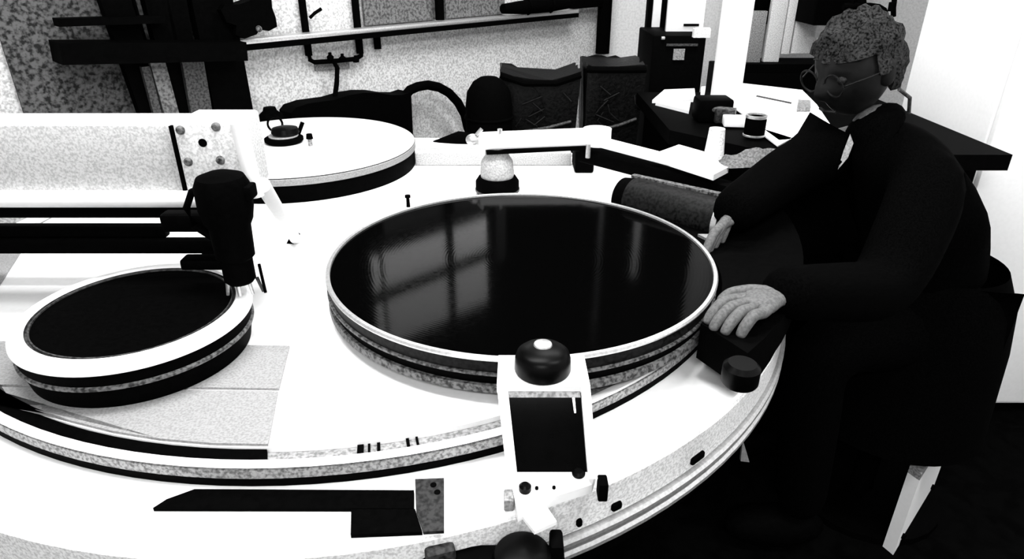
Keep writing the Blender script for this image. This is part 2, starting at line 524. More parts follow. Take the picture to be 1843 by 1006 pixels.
# spindle hanging from the arm
SX, SY = -.432, .955
s = thing('spindle_head', 'black hanging spindle with forked metal tips over the white rim', 'spindle', (SX, SY, PLZ))
MB().lathe((SX, SY, 0), [(0, .925), (.020, .925), (.024, .93), (.024, .965), (.029, .97), (.031, 1.02), (.036, 1.03), (.040, 1.05), (.040, 1.085), (.034, 1.098), (.018, 1.104), (0, 1.105)], seg=40).build('body', RUBBER, s)
MB().box((SX + .036, SY, 1.075), (.022, .03, .022), bev=.004).build('side_lug', RUBBER, s)
hp = [V(SX - .02, SY, 1.085), V(SX - .045, SY - .004, 1.075), V(SX - .058, SY - .004, 1.05), V(SX - .055, SY, 1.02), V(SX - .03, SY, 1.0)]
MB().tube(hp, .0055).build('hose', RUBBER, s)
MB().box((SX - .06, SY + .02, 1.02), (.1, .03, .03), bev=.006).build('clamp_block', BLACK, s)
MB().box((SX - .055, SY + .03, .945), (.09, .03, .018), bev=.004).build('side_arm', BLACK, s)
for dx, dy, r in ((-.017, -.008, .0035), (.0, -.012, .0045), (.014, -.004, .0035), (.025, .004, .003)):
    MB().cyl((SX + dx, SY + dy, .93), (SX + dx * 1.25, SY + dy, .9045), r, r * .7, seg=12).build('fork_tip', METAL if dx < .02 else DMETAL, s)
MB().cyl((SX + .034, SY, .955), (SX + .036, SY, .905), .0025, seg=10).build('feeler_pin', RUBBER, s)

# black beams behind the small plate
t = thing('drive_beam', 'black horizontal drive beam behind the small black plate', 'beam', (-.85, 1.16, STZ))
MB().box((-.965, 1.145, .905), (.87, .02, .028), bev=.004).build('beam', BLACK, t)
MB().box((-.84, 1.155, .931), (.40, .02, .024), bev=.004).build('motor_block', BLACK, t)
for x in (-1.12, -.56):
    MB().box((x, 1.155, (STZ + .891) / 2 + .0005), (.04, .03, .891 - STZ), bev=.003).build('foot', BLACK, t)

# ================================================================== swing arm behind the main plate
ST = V(-.038, 1.665, 0)
t = thing('swing_arm', 'white jointed swing arm on a black round foot behind the black disc', 'machine arm', (ST.x, ST.y, STZ))
MB().lathe(ST, [(0, STZ + .0005), (.050, STZ + .0005), (.056, STZ + .012), (.056, STZ + .038), (.048, STZ + .05), (.0, STZ + .05)], seg=40).build('foot', RUBBER, t)
MB().lathe(ST, [(.052, STZ + .012), (.0575, STZ + .013), (.0575, STZ + .018), (.052, STZ + .019)], seg=40).build('foot_ring', DMETAL, t)
MB().lathe(ST, [(0, STZ + .05), (.042, STZ + .05), (.044, STZ + .06), (.040, .915), (.030, .93), (.030, .955), (0, .955)], seg=40).build('stem', STEM_GREY, t)
A0, A1, A2 = V(-.085, 1.655, .968), V(.215, 1.68, .974), V(.40, 1.53, .952)
MB().beam(A0, A1, .055, .036, bev=.008).build('upper_bar', WHITE, t)
MB().beam(A0 + V(.02, -.012, -.022), A1 + V(-.02, -.012, -.022), .04, .008).build('under_strip', BLACK, t)
MB().cyl(A1 + V(0, 0, -.02), A1 + V(0, 0, .020), .036).build('elbow', WHITE, t)
MB().beam(A1 + V(0, 0, -.012), A2 + V(0, 0, -.004), .040, .018, bev=.004).build('lower_bar', WHITE, t)
MB().beam(A1 + V(-.03, .02, -.05), A2 + V(.12, -.10, -.046), .045, .034, bev=.004).build('dark_beam', BLACK, t)
fp = [pz(1172, 278, .955), pz(1222, 260, .955), pz(1300, 282, .955), pz(1312, 300, .955), pz(1285, 314, .955)]
MB().prism(fp, .014).build('flared_plate', WHITE, t)
vp_ = pz(1284, 284, .955)
MB().cyl(vp_ + V(0, 0, -.01), vp_ + V(0, 0.0, .07), .024, .018).build('post', WHITE_GREY, t)
MB().ball(V(-.098, 1.655, .972), .018, (1, 1, .8)).build('end_nut', METAL, t)
MB().cyl(V(-.088, 1.65, .985), V(-.075, 1.65, 1.0), .005).build('pin', METAL, t)
MB().cyl(V(-.03, 1.65, .985), V(-.03, 1.65, 1.0), .006).build('pin', METAL, t)
MB().cyl(V(.19, 1.64, .93), V(.19, 1.64, .965), .006).build('pivot', METAL, t)
# white support block and dark gearbox behind
b0 = pz(1018, 300, STZ)
tag(MB().box((-.055, 1.955, STZ + .0195), (.46, .06, .038), bev=.003).build('support_block', PLATE_GREY), 'long pale block on the disc behind the swing arm', 'block')
tag(MB().box((.206, 1.90, STZ + .033), (.055, .10, .065), bev=.006).build('gearbox', BLACK), 'small black box at the end of the pale block', 'box')
dp = pz(735, 372, STZ)
tag(MB().cyl(dp, dp + V(0, 0, .026), .005, .004, seg=12).cyl(dp + V(0, 0, .024), dp + V(0, 0, .03), .007, seg=12).build('stop_pin', RUBBER), 'thin black stop pin standing behind the black disc', 'pin')

# ---- dark roller unit to the right of the main plate
ra, rb = pz(1140, 358, .895), pz(1298, 398, .90)
t = thing('roller_unit', 'dark grey roller with bright end under the flared white plate', 'roller', (((ra + rb) / 2).x, ((ra + rb) / 2).y, DECKZ))
rd = (rb - ra).normalized()
MB().cyl(ra, rb, .048, .046, seg=40).build('roller', ROLLB, t)
MB().cyl(ra - rd * .03, ra - rd * .0005, .043, .047, seg=40).build('end_cap', RUBBER, t)
MB().cyl(rb + rd * .0005, rb + rd * .012, .049, seg=40).build('end_cap', METAL, t)
MB().torus(ra - rd * .03, .03, .004, axis=tuple(rd)).build('collar', METAL, t)
MB().beam(ra + V(0, .03, .045), rb + V(0, .03, .047), .014, .006).build('top_strip', FLANGE, t)
for q in (ra, rb):
    MB().box((q.x, q.y + .02, (DECKZ + .86) / 2), (.05, .06, .86 - DECKZ), bev=.004).build('bearing_foot', BLACK, t)

# ---- black drive housing at the right edge of the deck
hz = PLZ - .012
t = thing('drive_housing', 'black drive housing on the right edge of the white table', 'housing', (.45, 1.1, DECKZ))
inner = [MC + V(.3545 * math.cos(math.radians(a)), .3545 * math.sin(math.radians(a)), hz) for a in range(-40, 31, 5)]
e0 = pz(1338, 742, DECKZ) - SC
a_s, a_e = math.atan2(e0.y, e0.x), math.radians(4)
outer = [SC + V(.925 * math.cos(a_s + (a_e - a_s) * k / 14), .925 * math.sin(a_s + (a_e - a_s) * k / 14), hz) for k in range(15)]
MB().prism(inner + outer[::-1], hz - STZ - .002).build('cover', BLACK, t)
low = [SC + V(.816 * math.cos(a_s + .16 + (a_e - a_s - .16) * k / 14), .816 * math.sin(a_s + .16 + (a_e - a_s - .16) * k / 14), STZ + .001) for k in range(15)]
low2 = [SC + V(.915 * math.cos(a_s + .06 + (a_e - a_s - .06) * k / 14), .915 * math.sin(a_s + .06 + (a_e - a_s - .06) * k / 14), STZ + .001) for k in range(15)]
MB().prism(low + low2[::-1], STZ - DECKZ + .0005).build('base', BLACK, t)
q = pz(1330, 690, hz) + V(0, .0, 0)
MB().lathe(q, [(0, .0005), (.022, .0005), (.024, .004), (.024, .026), (.018, .032), (0, .032)], seg=32).build('knob', GLOSSB, t)
q = pz(1274, 427, PLZ - .004)
MB().prism([pz(1256, 421, hz + .006), pz(1280, 421, hz + .006), pz(1294, 426, hz + .006), pz(1293, 437, hz + .006), pz(1280, 433, hz + .006)], .0055).build('bright_tab', METAL, t)

# ================================================================== front bracket with knob
t = thing('viewing_bracket', 'white framed bracket with dark glass and black dome knob', 'bracket', (.045, .64, DECKZ))
ZF, ZL = .906, .815                          # top plate and foot of the sloping face
TL, TR = pz(894, 696, ZF), pz(1062, 692, ZF)
BL, BR = pz(913, 866, ZL), pz(1075, 858, ZL)
TL.y = TR.y = (TL.y + TR.y) / 2
BL.y = BR.y = (BL.y + BR.y) / 2


def face(u, v, n=0.0):                        # point on the sloping face: u across, v down, n metres behind it
    a, b_ = TL.lerp(TR, u), BL.lerp(BR, u)
    nn = (TR - TL).cross(BL - TL).normalized()
    if nn.y < 0:
        nn = -nn
    return a.lerp(b_, v) + nn * n


FN = face(.5, .5, 1.0) - face(.5, .5)
for u0, u1 in ((0, .115), (.90, 1)):
    MB().prism([face(u0, 0), face(u1, 0), face(u1, 1), face(u0, 1)], .014, FN).build('side_bar', WHITE, t)
MB().prism([V(TL.x, TL.y - .001, ZF), V(TR.x, TR.y - .001, ZF), V(TR.x - .001, .768, ZF), V(TL.x + .001, .768, ZF)], .010).build('top_plate', WHITE, t)
MB().prism([face(.116, .06, .004), face(.89, .06, .004), face(.89, .13, .004), face(.116, .13, .004)], .004, FN).build('inner_lip', GREY, t)
MB().prism([face(.10, .05, .010), face(.91, .05, .010), face(.91, 1, .010), face(.10, 1, .010)], .004, FN).build('dark_glass', GLASSB, t)
MB().prism([face(.80, .12, .0075), face(.83, .12, .0075), face(.83, .30, .0075), face(.81, .30, .0075)], .002, FN).build('reflection_strip', METAL, t)  # pale strip modelled in place of a reflection in the glass
bz1 = DECKZ + .014
bb = MB().prism([BL + V(.002, .012, -.0), BR + V(0, .012, 0), pz(1066, 872, bz1), pz(1000, 893, bz1), pz(932, 924, bz1)], .0138).build('base_block', WHITE, t)
for px, py, r in ((945, 880, .0075), (1041, 856, .0085)):
    q = pz(px, py, ZL - .004)
    MB().lathe(q, [(0, .008), (r * .6, .008), (r, .005), (r, -.008)], seg=20).build('screw', GLOSSB, bb)
for px, py in ((966, 879), (997, 878)):
    q = pz(px, py, ZL - .004)
    MB().cyl(q + V(0, 0, -.004), q + V(0, 0, .002), .0022, seg=12).build('pin_hole', BLACK, bb)
MB().box((BR.x + .006, BR.y - .004, DECKZ + .014), (.012, .02, .027), bev=.002).build('side_lug', RUBBER, t)
MB().box((BL.x + .002, BL.y - .02, DECKZ + .010), (.012, .02, .018), bev=.002).build('side_lug', GREY, t)
fpz = DECKZ + .006
MB().prism([pz(932, 918, fpz), pz(975, 898, fpz), pz(1002, 938, fpz), pz(962, 956, fpz)], .0055).build('foot_tab', WHITE, t)
KC = V(.040, .733, ZF)
kn = MB().lathe(KC, [(.0355, .0002), (.0370, .004), (.0365, .018), (.034, .026), (.028, .031), (.016, .034), (0, .035)], seg=48).build('dome_knob', GLOSSB, t)
MB().lathe(KC + V(0, .006, .0335), [(.0125, .0), (.0115, .003), (.006, .005), (0, .0055)], seg=24).build('highlight_cap', METAL, kn)  # bright cap modelled as the highlight on top of the dome

# ================================================================== flat dark parts on the deck, front left
zs = DECKZ + .006
tag(MB().prism([pz(350, 880, zs), pz(745, 882, zs), pz(745, 915, zs), pz(275, 914, zs), pz(300, 898, zs)], .0055).build('rubber_strip', RUBBER), 'long black rubber strip lying on the white table', 'strip')
tag(MB().prism([pz(632, 916, zs), pz(747, 916, zs), pz(760, 957, zs), pz(631, 962, zs)], .0055).build('rubber_pad', RUBBER), 'square black rubber pad at the end of the long strip', 'pad')
zq = DECKZ + .005
t = thing('clamp_plate', 'dark mottled metal plate with two holes beside the rubber strip', 'plate', tuple(pz(775, 910, DECKZ)))
MB().prism([pz(747, 862, zq), pz(799, 860, zq), pz(799, 955, zq), pz(762, 957, zq), pz(749, 918, zq)], .0045).build('plate', DGREY, t)
for px, py in ((780, 873), (787, 886)):
    q = pz(px, py, zq)
    MB().cyl(q, q + V(0, 0, .001), .004, seg=14).build('hole', BLACK, t)

# black knob and bracket on the near table edge
kz = .752
q = V(.0125, .560, kz)
t = thing('edge_knob', 'black round knob on a dark mount at the near table edge', 'knob', (q.x, q.y, kz - .03))
MB().lathe(q, [(.0, -.04), (.034, -.04), (.037, -.03), (.037, .004), (.033, .014), (.02, .02), (0, .021)], seg=40).build('knob', GLOSSB, t)
MB().box((q.x - .035, q.y + .008, kz - .020), (.17, .03, .05), bev=.005).build('mount', BLACK, t)
MB().box((q.x - .098, q.y + .006, kz - .006), (.035, .028, .055), rz=.3, bev=.005).build('mount_lug', DGREY, t)
MB().box((q.x + .040, q.y + .012, kz + .006), (.016, .03, .04), bev=.004).build('mount_lug', BLACK, t)

# bright bracket foot under the table edge at right
q = pz(1336, 815, .62)
t = thing('leg_bracket', 'small bright steel bracket under the right table edge', 'bracket', tuple(q + V(0, 0, -.04)))
MB().prism([pyy(1337, 792, q.y), pyy(1344, 815, q.y), pyy(1349, 832, q.y), pyy(1333, 830, q.y)], .006, (0, 1, 0)).build('plate', METAL, t)
MB().box(tuple(q + V(-.12, .05, 0)), (.24, .03, .02)).build('bar', BLACK, t)

# ================================================================== things on the back wall
# pipe rail
def wl(px, py, n):
    return pw(px, py, n)


r0, r1 = wl(424, 78, .05), wl(1035, 18, .05)
zr = (r0.z + r1.z) / 2
r0.z = r1.z = zr
t = thing('wall_rail', 'long pale rail with dark underside along the speckled wall', 'rail', tuple(r0))
rv = (r1 - r0).normalized()
MB().beam(r0, r1, .05, .016, bev=.003).build('rail', METAL, t)
MB().beam(r0 + V(0, 0, -.018), r1 + V(0, 0, -.018), .05, .018).build('rail_base', BLACK, t)
for k in range(4):
    q = r0 + (r1 - r0) * (.1 + .27 * k)
    MB().beam(q - WN * .05 + V(0, 0, -.014), q + V(0, 0, -.014), .02, .02).build('holder', BLACK, t)


def wall_pipe(name, px, y0, y1, r, n, label):
    a, b = wl(px[0], y0, n), wl(px[1], y1, n)
    o = MB().tube([a, (a + b) / 2, b], r, 10).build(name, RUBBER)
    return tag(o, label, 'conduit', 'conduits on the wall')


def vert_at(px, py0, py1, n, zt=None):
    """vertical stretch on the wall: foot at pixel row py1, top at py0"""
    b = wl(px, py1, n)
    a = V(b.x, b.y, 0)
    # height of the row py0 above the same foot point
    d = V(b.x, b.y, 0).length
    u = wl(px, py0, n)
    return V(b.x, b.y, zt if zt else u.z + .0), b


for px, y1, r, lb in ((556, 100, .013, 'black conduit above the wire bracket, nearest the dark clamp'), (648, 96, .014, 'black conduit down to the right end of the wire bracket'), (792, 36, .018, 'thick black conduit ending at the pale rail')):
    n_ = .015 if px != 792 else .05
    b = wl(px, y1, n_)
    if px == 792:
        b.z = zr + .012
    tag(MB().tube([b, b + V(0, 0, .3), b + V(0, 0, 1.2), V(b.x, b.y, 2.5)], r, 12).build('conduit', RUBBER), lb, 'conduit', 'conduits on the wall')
b = wl(680, 88, .015)
tag(MB().tube([b, b + V(0, 0, .02), b + V(0, 0, .06)], .014, 12).build('conduit_stub', RUBBER), 'short black stub hanging under the pale rail', 'conduit')
t = thing('wire_bracket', 'black wire bracket with taps and a hanging cord', 'bracket', tuple(wl(600, 112, 0)))
MB().tube([wl(556, 96, .02), wl(558, 108, .03), wl(566, 112, .03), wl(600, 110, .03), wl(640, 106, .03), wl(650, 100, .03), wl(650, 92, .02)], .0085, 10).build('wire', RUBBER, t)
for px, py in ((595, 102), (617, 104), (641, 107)):
    a = wl(px, py + 6, .04)
    MB().lathe(a, [(0, 0), (.011, .002), (.013, .012), (.006, .018), (.006, .026), (0, .027)], seg=16).build('tap', RUBBER, t)
MB().tube([wl(600, 110, .045), wl(607, 122, .045), wl(606, 150, .05), wl(601, 186, .06), wl(600, 215, .06)], .009, 10).build('cord', RUBBER, t)
MB().beam(wl(566, 120, .004), wl(628, 116, .004), .006, .03).build('backing', GREY, t)
MB().tube([wl(558, 32, .03), wl(566, 24, .03), wl(578, 16, .03)], .006, 8).build('lever', RUBBER, t)

# grey mottled boards on the wall above the rail
for x0, x1, lb in ((655, 782, 'dim grey mottled board between two black conduits'), (800, 905, 'dim grey mottled board right of the thick conduit')):
    a, b_ = wl(x0, 52 if x0 < 700 else 38, .008), wl(x1, 40 if x0 < 700 else 30, .008)
    z_ = zr + .012
    tag(MB().prism([V(a.x, a.y, z_), V(b_.x, b_.y, z_), V(b_.x, b_.y, z_ + .7), V(a.x, a.y, z_ + .7)], .012, WN).build('wall_board', WALLDIM), lb, 'board')
# dark roll on the rail at its right end
a, b_ = wl(905, 14, .07), wl(1022, 6, .07)
t = thing('dark_roll', 'dark rolled bundle lying on the right end of the rail', 'roll', tuple(a))
a.z = b_.z = zr + .037
MB().tube([a, a.lerp(b_, .25), a.lerp(b_, .5), a.lerp(b_, .75), b_], .03, 14, rr=[.02, .028, .03, .028, .022]).build('roll', RUBBER, t)
MB().torus(a.lerp(b_, .35), .031, .004, axis=tuple(b_ - a)).build('strap', BLACK, t)
MB().torus(a.lerp(b_, .7), .031, .004, axis=tuple(b_ - a)).build('strap', BLACK, t)
# black stand-pipe at the wall end with side bar
b = wl(1084, 96, .045)
t = thing('stand_pipe', 'thick black vertical pipe at the end of the speckled wall', 'pipe', tuple(b))
MB().tube([b, b + V(0, 0, .5), V(b.x, b.y, 2.4)], .036, 16).build('pipe', RUBBER, t)
MB().beam(V(b.x, b.y, zr + .03), V(b.x, b.y, zr + .03) - WT * .26, .03, .04).build('side_bar', RUBBER, t)

# dark clamp silhouette hanging on the rail (left)
c0 = wl(452, 36, .10)
t = thing('wall_clamp', 'black jagged clamp hanging above the left end of the rail', 'clamp', tuple(c0 + V(0, 0, -.06)))
ol = [(398, 18), (405, 8), (430, 8), (452, 0), (470, -12), (488, -10), (490, 14), (496, 30), (499, 48), (484, 56), (470, 50), (462, 62), (440, 70), (424, 62), (426, 46), (408, 40)]
MB().prism([wl(x, y, .12) for x, y in ol], .06, -WN).build('body', RUBBER, t)
MB().cyl(wl(470, 0, .10), wl(474, -60, .10), .02).build('stem', RUBBER, t)
q = wl(466, 52, .123)
MB().ball(q, .010).build('screw', FLANGE, t)

# rack on the left with dark posts
t = thing('storage_rack', 'dark storage rack with leaning posts left of the wall rail', 'rack', tuple(wl(300, 400, .05)))


def slat(x0, y0, x1, y1, wpx, n, th, ext=.25):
    a, b_ = wl(x0, y0, n), wl(x1, y1, n)
    w = wpx / 1205 * 2.3
    d = (b_ - a).normalized()
    a = a - d * ext
    sdir = WT
    return MB().prism([a - sdir * w / 2, a + sdir * w / 2, b_ + sdir * w / 2, b_ - sdir * w / 2], th, -WN)


for x0, y0, x1, y1, w in ((282, 0, 345, 260, 34), (318, 0, 332, 80, 30), (383, 0, 425, 215, 66), (246, 110, 290, 240, 40)):
    slat(x0, y0, x1, y1, w, .09, .04).build('post', BLACK, t)
MB().beam(wl(100, 94, .12), wl(432, 90, .12), .10, .055).build('shelf_board', BLACK, t)
MB().beam(wl(100, 40, .10), wl(290, 34, .10), .05, .02).build('upper_board', BLACK, t)
a, b_ = wl(60, 260, .012), wl(428, 260, .012)
MB().prism([V(a.x, a.y, .3), V(b_.x, b_.y, .3), V(b_.x, b_.y, 1.7), V(a.x, a.y, 1.7)], .012, WN).build('dim_wall_panel', DIMWALLB, t)  # dark panel stands for the poorly lit wall between the posts
slat(258, 56, 266, 84, 3, .05, .02).build('divider', BLACK, t)
for x0, y0, x1, y1, w, m_, lb in ((262, 120, 296, 250, 12, DMETAL, 'thinnest dark grey stave leaning in the rack'), (284, 112, 322, 250, 22, WALLDIM, 'palest grey stave leaning in the rack'), (347, 108, 372, 250, 34, DMETAL, 'dark mottled stave leaning beside the widest black post')):
    tag(slat(x0, y0, x1, y1, w, .112, .018, 0).build('stave', m_), lb, 'stave', 'staves in the rack')

# black cover, hose loop
hb = [(524, 204), (532, 194), (556, 186), (600, 180), (630, 171), (655, 167), (680, 167), (705, 171), (725, 171), (740, 166), (741, 300), (524, 330)]
pts = [wl(x, y, .10) for x, y in hb]
for p_ in pts[-2:]:
    p_.z = 0.0
cv = MB()
n_ = len(pts)
fr = [p for p in pts]
cv.prism(fr, .085, -WN)
foot = wl(600, 300, .13)
o = cv.build('equipment_cover', RUBBER)
tag(o, 'humped black cover standing between white plate and wall', 'cover')
lo = [(728, 174), (738, 162), (752, 156), (770, 153), (790, 157), (808, 167), (824, 184), (836, 206), (842, 232), (843, 262), (842, 300)]
tag(MB().tube([wl(x, y, .07) for x, y in lo], .019, 12).build('hose', RUBBER), 'thick black hose looping down from the humped cover', 'hose')
q0, q1 = pz(782, 262, DECKZ + .02), pz(872, 258, DECKZ + .03)
tag(MB().tube([q0, q0.lerp(q1, .5) + V(0, 0, .015), q1], .024, 12, rr=[.016, .03, .03]).build('hose_end', RUBBER), 'black hose end lying behind the pale block', 'hose')
q = wl(488, 214, .06)
tag(MB().lathe(q + V(0, 0, -.02), [(0, .02 - q.z), (.05, .02 - q.z), (.05, .05 - q.z), (.02, .06 - q.z), (.02, -.01), (.046, 0), (.048, .016), (.040, .034), (.024, .048), (.02, .06), (0, .063)], seg=32).build('valve_cap', RUBBER), 'black domed valve cap on a stand behind the clamp of the white plate', 'valve')

# dark barrel and two film-wrapped bins
def tapered(c, w0, w1, d0, d1, h, rz, dip=0.0, seg=8):
    m = MB()
    rings = []
    ca_, sa = math.cos(rz), math.sin(rz)
    for k, (w, d, z) in enumerate(((w0, d0, 0), (w0 + (w1 - w0) * .5, d0 + (d1 - d0) * .5, h * .5), (w1, d1, h))):
        ring = []
        for s_ in range(4):
            cx = (-1, 1, 1, -1)[s_] * w / 2
            cy = (-1, -1, 1, 1)[s_] * d / 2
            nx = (-1, 1, 1, -1)[(s_ + 1) % 4] * w / 2
            ny = (-1, -1, 1, 1)[(s_ + 1) % 4] * d / 2
            for i in range(seg):
                f = i / seg
                x, y = cx + (nx - cx) * f, cy + (ny - cy) * f
                zz = z - (dip * math.sin(math.pi * f) if (k == 2 and s_ in (0, 2)) else 0)
                j = random.uniform(-.006, .006)
                ring.append(m.bm.verts.new(Vector(c) + V((x + j) * ca_ - (y + j) * sa, (x + j) * sa + (y + j) * ca_, zz + j)))
        rings.append(ring)
    n = len(rings[0])
    for A, B in zip(rings, rings[1:]):
        for k in range(n):
            m.bm.faces.new((A[k], A[(k + 1) % n], B[(k + 1) % n], B[k]))
    m.bm.faces.new(rings[0][::-1])
    m.bm.faces.new(rings[-1])
    return m


BY = 2.62
bt_z = .62
t = thing('low_bench', 'low black bench behind the machine carrying two wrapped bins', 'bench', (.2, BY, 0))
MB().box((.29, BY - .0, bt_z - .025), (.60, .40, .05), bev=.005).build('bench_top', BLACK, t)
for x in (.03, .55):
    for y in (BY - .15, BY + .15):
        MB().box((x, y, (bt_z - .05) / 2), (.05, .05, bt_z - .05)).build('leg', BLACK, t)


def bin_(px0, px1, pyt, dip, label, rzz):
    a, b_ = pyy(px0, pyt, BY - .1), pyy(px1, pyt, BY - .1)
    w = b_.x - a.x
    c = V((a.x + b_.x) / 2, BY + .03, bt_z + .001)
    h = a.z - bt_z
    tt = thing('wrapped_bin', label, 'bin', tuple(c), 'wrapped bins on the low bench')
    tapered(c, w * .88, w, .22, .25, h, rzz, dip).build('bin', BAG, tt)
    rim = MB()
    rim.tube([c + V(-w * .5, -.125, h - .012), c + V(-w * .2, -.13, h - .012 - dip * .8), c + V(w * .2, -.13, h - .012 - dip * .8), c + V(w * .5, -.125, h - .012)], .012, 8)
    rim.build('rolled_rim', RUBBER, tt)
    for k in range(7):
        x = random.uniform(-.36, .36) * w
        zz = random.uniform(.45, .9) * h
        MB().tube([c + V(x, -.128, zz), c + V(x + random.uniform(-.04, .04), -.134, zz - .03), c + V(x + random.uniform(-.05, .05), -.130, zz - .06)], .003, 6).build('film_fold', ROLLB, tt)
    MB().tube([c + V(-w * .2, -.126, h * .42), c + V(w * .1, -.132, h * .46), c + V(w * .4, -.128, h * .52)], .006, 8).build('film_fold', DMETAL, tt)
    return tt


bin_(900, 1046, 130, .035, 'dark film wrapped bin with a dipping rim, nearer the hose', 0.0)
bin_(1056, 1164, 120, 0.0, 'dark film wrapped bin beside the tall dark cabinet', 0.0)
q = pyy(880, 190, BY - .17)
t = thing('dark_barrel', 'black rounded barrel left of the wrapped bins', 'barrel', (q.x, q.y, 0))
MB().lathe((q.x, q.y, 0), [(0, 0), (.075, 0), (.085, .2), (.085, q.z + .0), (.078, q.z + .05), (.055, q.z + .085), (.03, q.z + .10), (0, q.z + .102)], seg=40).build('drum', RUBBER, t)
MB().torus((q.x, q.y, q.z - .04), .087, .005).build('hoop', RUBBER, t)

# ================================================================== far right: cabinet, post, panels, bench with papers
FY = 2.85
def fbox(name, x0, y0, x1, y1, Y, depth, m, parent=None, bev=0.0):
    a, b_ = pyy(x0, y0, Y), pyy(x1, y1, Y)
    zt_, zb_ = max(a.z, b_.z), min(a.z, b_.z)
    return MB().box(((a.x + b_.x) / 2, Y + depth / 2, (zt_ + zb_) / 2), (abs(b_.x - a.x), depth, zt_ - zb_), bev=bev).build(name, m, parent)


a, b_ = pyy(1176, 64, FY), pyy(1272, 64, FY)
t = thing('dark_cabinet', 'tall black cabinet with a small grey label behind the white post', 'cabinet', ((a.x + b_.x) / 2, FY + .2, 0))
MB().box(((a.x + b_.x) / 2, FY + .165, a.z / 2), (b_.x - a.x, .33, a.z), bev=.006).build('body', BLACK, t)
fbox('label_plate', 1213, 88, 1231, 108, FY - .006, .006, GREY, t)
fbox('top_edge', 1200, 79, 1256, 83, FY - .008, .008, DMETAL, t)
fbox('knob', 1191, 66, 1197, 72, FY - .012, .012, METAL, t, bev=.003)
# bright sheet standing on the cabinet
a, b_ = pyy(1199, 56, FY + .12), pyy(1266, 56, FY + .12)
zc = pyy(1176, 64, FY).z
t = thing('notice_board', 'bright white notice board with a thin black slot on the dark cabinet', 'notice board', ((a.x + b_.x) / 2, FY + .13, zc))
MB().box(((a.x + b_.x) / 2, FY + .14, zc + .19), (b_.x - a.x, .02, .378), bev=.002).build('sheet', PAPER, t)
fbox('slot', 1231, 43, 1258, 47, FY + .124, .006, BLACK, t)
fbox('tab', 1252, 50, 1277, 66, FY + .10, .02, WHITE_GREY, t)
# dark frame with white strip
x0 = pyy(1163, 60, 3.2).x
x1 = pyy(1203, 60, 3.2).x
t = thing('door_frame', 'black upright frame with a white strip left of the dark cabinet', 'frame', ((x0 + x1) / 2, 3.22, 0))
MB().box(((x0 + x1) / 2, 3.23, 1.2), (x1 - x0, .05, 2.4)).build('upright', BLACK, t)
xs0, xs1 = pyy(1172, 60, 3.19).x, pyy(1186, 60, 3.19).x
zb_ = pyy(1178, 104, 3.19).z
MB().box(((xs0 + xs1) / 2, 3.197, zb_ + .5), (xs1 - xs0, .012, 1.0)).build('white_strip', WHITE, t)
# white post
pp = pz(1303, 192, .95)
t = thing('white_post', 'thick white round post standing on the paper bench', 'post', (pp.x, pp.y, .946))
MB().cyl((pp.x, pp.y, .958), (pp.x, pp.y, 2.79), .046, seg=40).build('shaft', WHITE, t)
MB().cyl((pp.x, pp.y, .9465), (pp.x, pp.y, .958), .056, seg=40).build('foot_plate', WHITE, t)
fbox('arm', 1250, 52, 1278, 68, pp.y + .02, .02, WHITE_GREY, t)

# paper bench
BZ2 = .95
t = thing('work_bench', 'dark work bench covered with white papers behind the person', 'bench', (1.12, 1.95, 0))
f0 = [pz(1240, 208, BZ2 - .004), pz(1325, 150, BZ2 - .004), pz(1640, 165, BZ2 - .004), pz(1640, 330, BZ2 - .004), pz(1305, 330, BZ2 - .004)]
xa, xb = .42, 1.23
MB().prism([V(.44, 2.41, BZ2 - .004), V(xb, 2.41, BZ2 - .004), V(xb, 1.61, BZ2 - .004), V(.66, 1.61, BZ2 - .004), V(.44, 1.86, BZ2 - .004)], .04).build('bench_top', BLACK, t)
MB().box((.93, 1.70, .475), (.56, .02, .86)).build('front_panel', BLACK, t)
MB().box((.48, 2.20, .475), (.02, .38, .86)).build('side_panel', BLACK, t)
for x, y in ((.66, 1.76), (xb - .06, 1.76), (.53, 2.34), (xb - .06, 2.34)):
    MB().box((x, y, (BZ2 - .044) / 2), (.05, .05, BZ2 - .044)).build('leg', BLACK, t)


def sheet(pts, z, label, name='paper_sheet', th=.004):
    return tag(MB().prism([pz(x, y, z) for x, y in pts], th).build(name, PAPER), label, 'paper', 'white papers on the bench')


sheet([(1325, 196), (1312, 176), (1322, 152), (1446, 164), (1470, 188), (1500, 232), (1480, 246), (1402, 252)], BZ2 + .004, 'largest white paper sheet on the bench before the person', th=.0035)
sheet([(1400, 262), (1368, 238), (1362, 228), (1426, 248)], BZ2 + .004, 'small white paper strip at the near bench edge', th=.0035)
sheet([(1318, 160), (1322, 148), (1445, 162), (1443, 178)], BZ2 + .009, 'white paper folder along the far side of the largest sheet', th=.0045)
tag(MB().prism([pz(x, y, BZ2 + .008) for x, y in ((1312, 155), (1336, 156), (1334, 160), (1312, 159))], .003).build('pen', DMETAL), 'short dark pen on the white papers by the post', 'pen')
tag(MB().prism([pz(x, y, BZ2 + .018) for x, y in ((1437, 179), (1459, 180), (1459, 193), (1435, 193))], .0135).build('note_block', GREY), 'small grey note block on the papers by the face', 'note block')
# open white tray left of the post
t = thing('open_ledger', 'open white ledger left of the white post', 'ledger', tuple(pz(1222, 185, BZ2)))
zl = BZ2 + .0065
MB().prism([pz(1174, 180, zl), pz(1196, 161, zl), pz(1250, 159, zl), pz(1252, 178, zl)], .01).build('left_page', PAPER, t)
MB().prism([pz(1180, 184, zl), pz(1243, 183, zl), pz(1240, 199, zl)], .01).build('right_page', PAPER, t)
tag(MB().prism([pz(1262, 156, .96), pz(1270, 155, .96), pz(1268, 170, .96), pz(1261, 170, .96)], .013).build('white_card', PAPER), 'narrow white card between the ledger and the post', 'card')
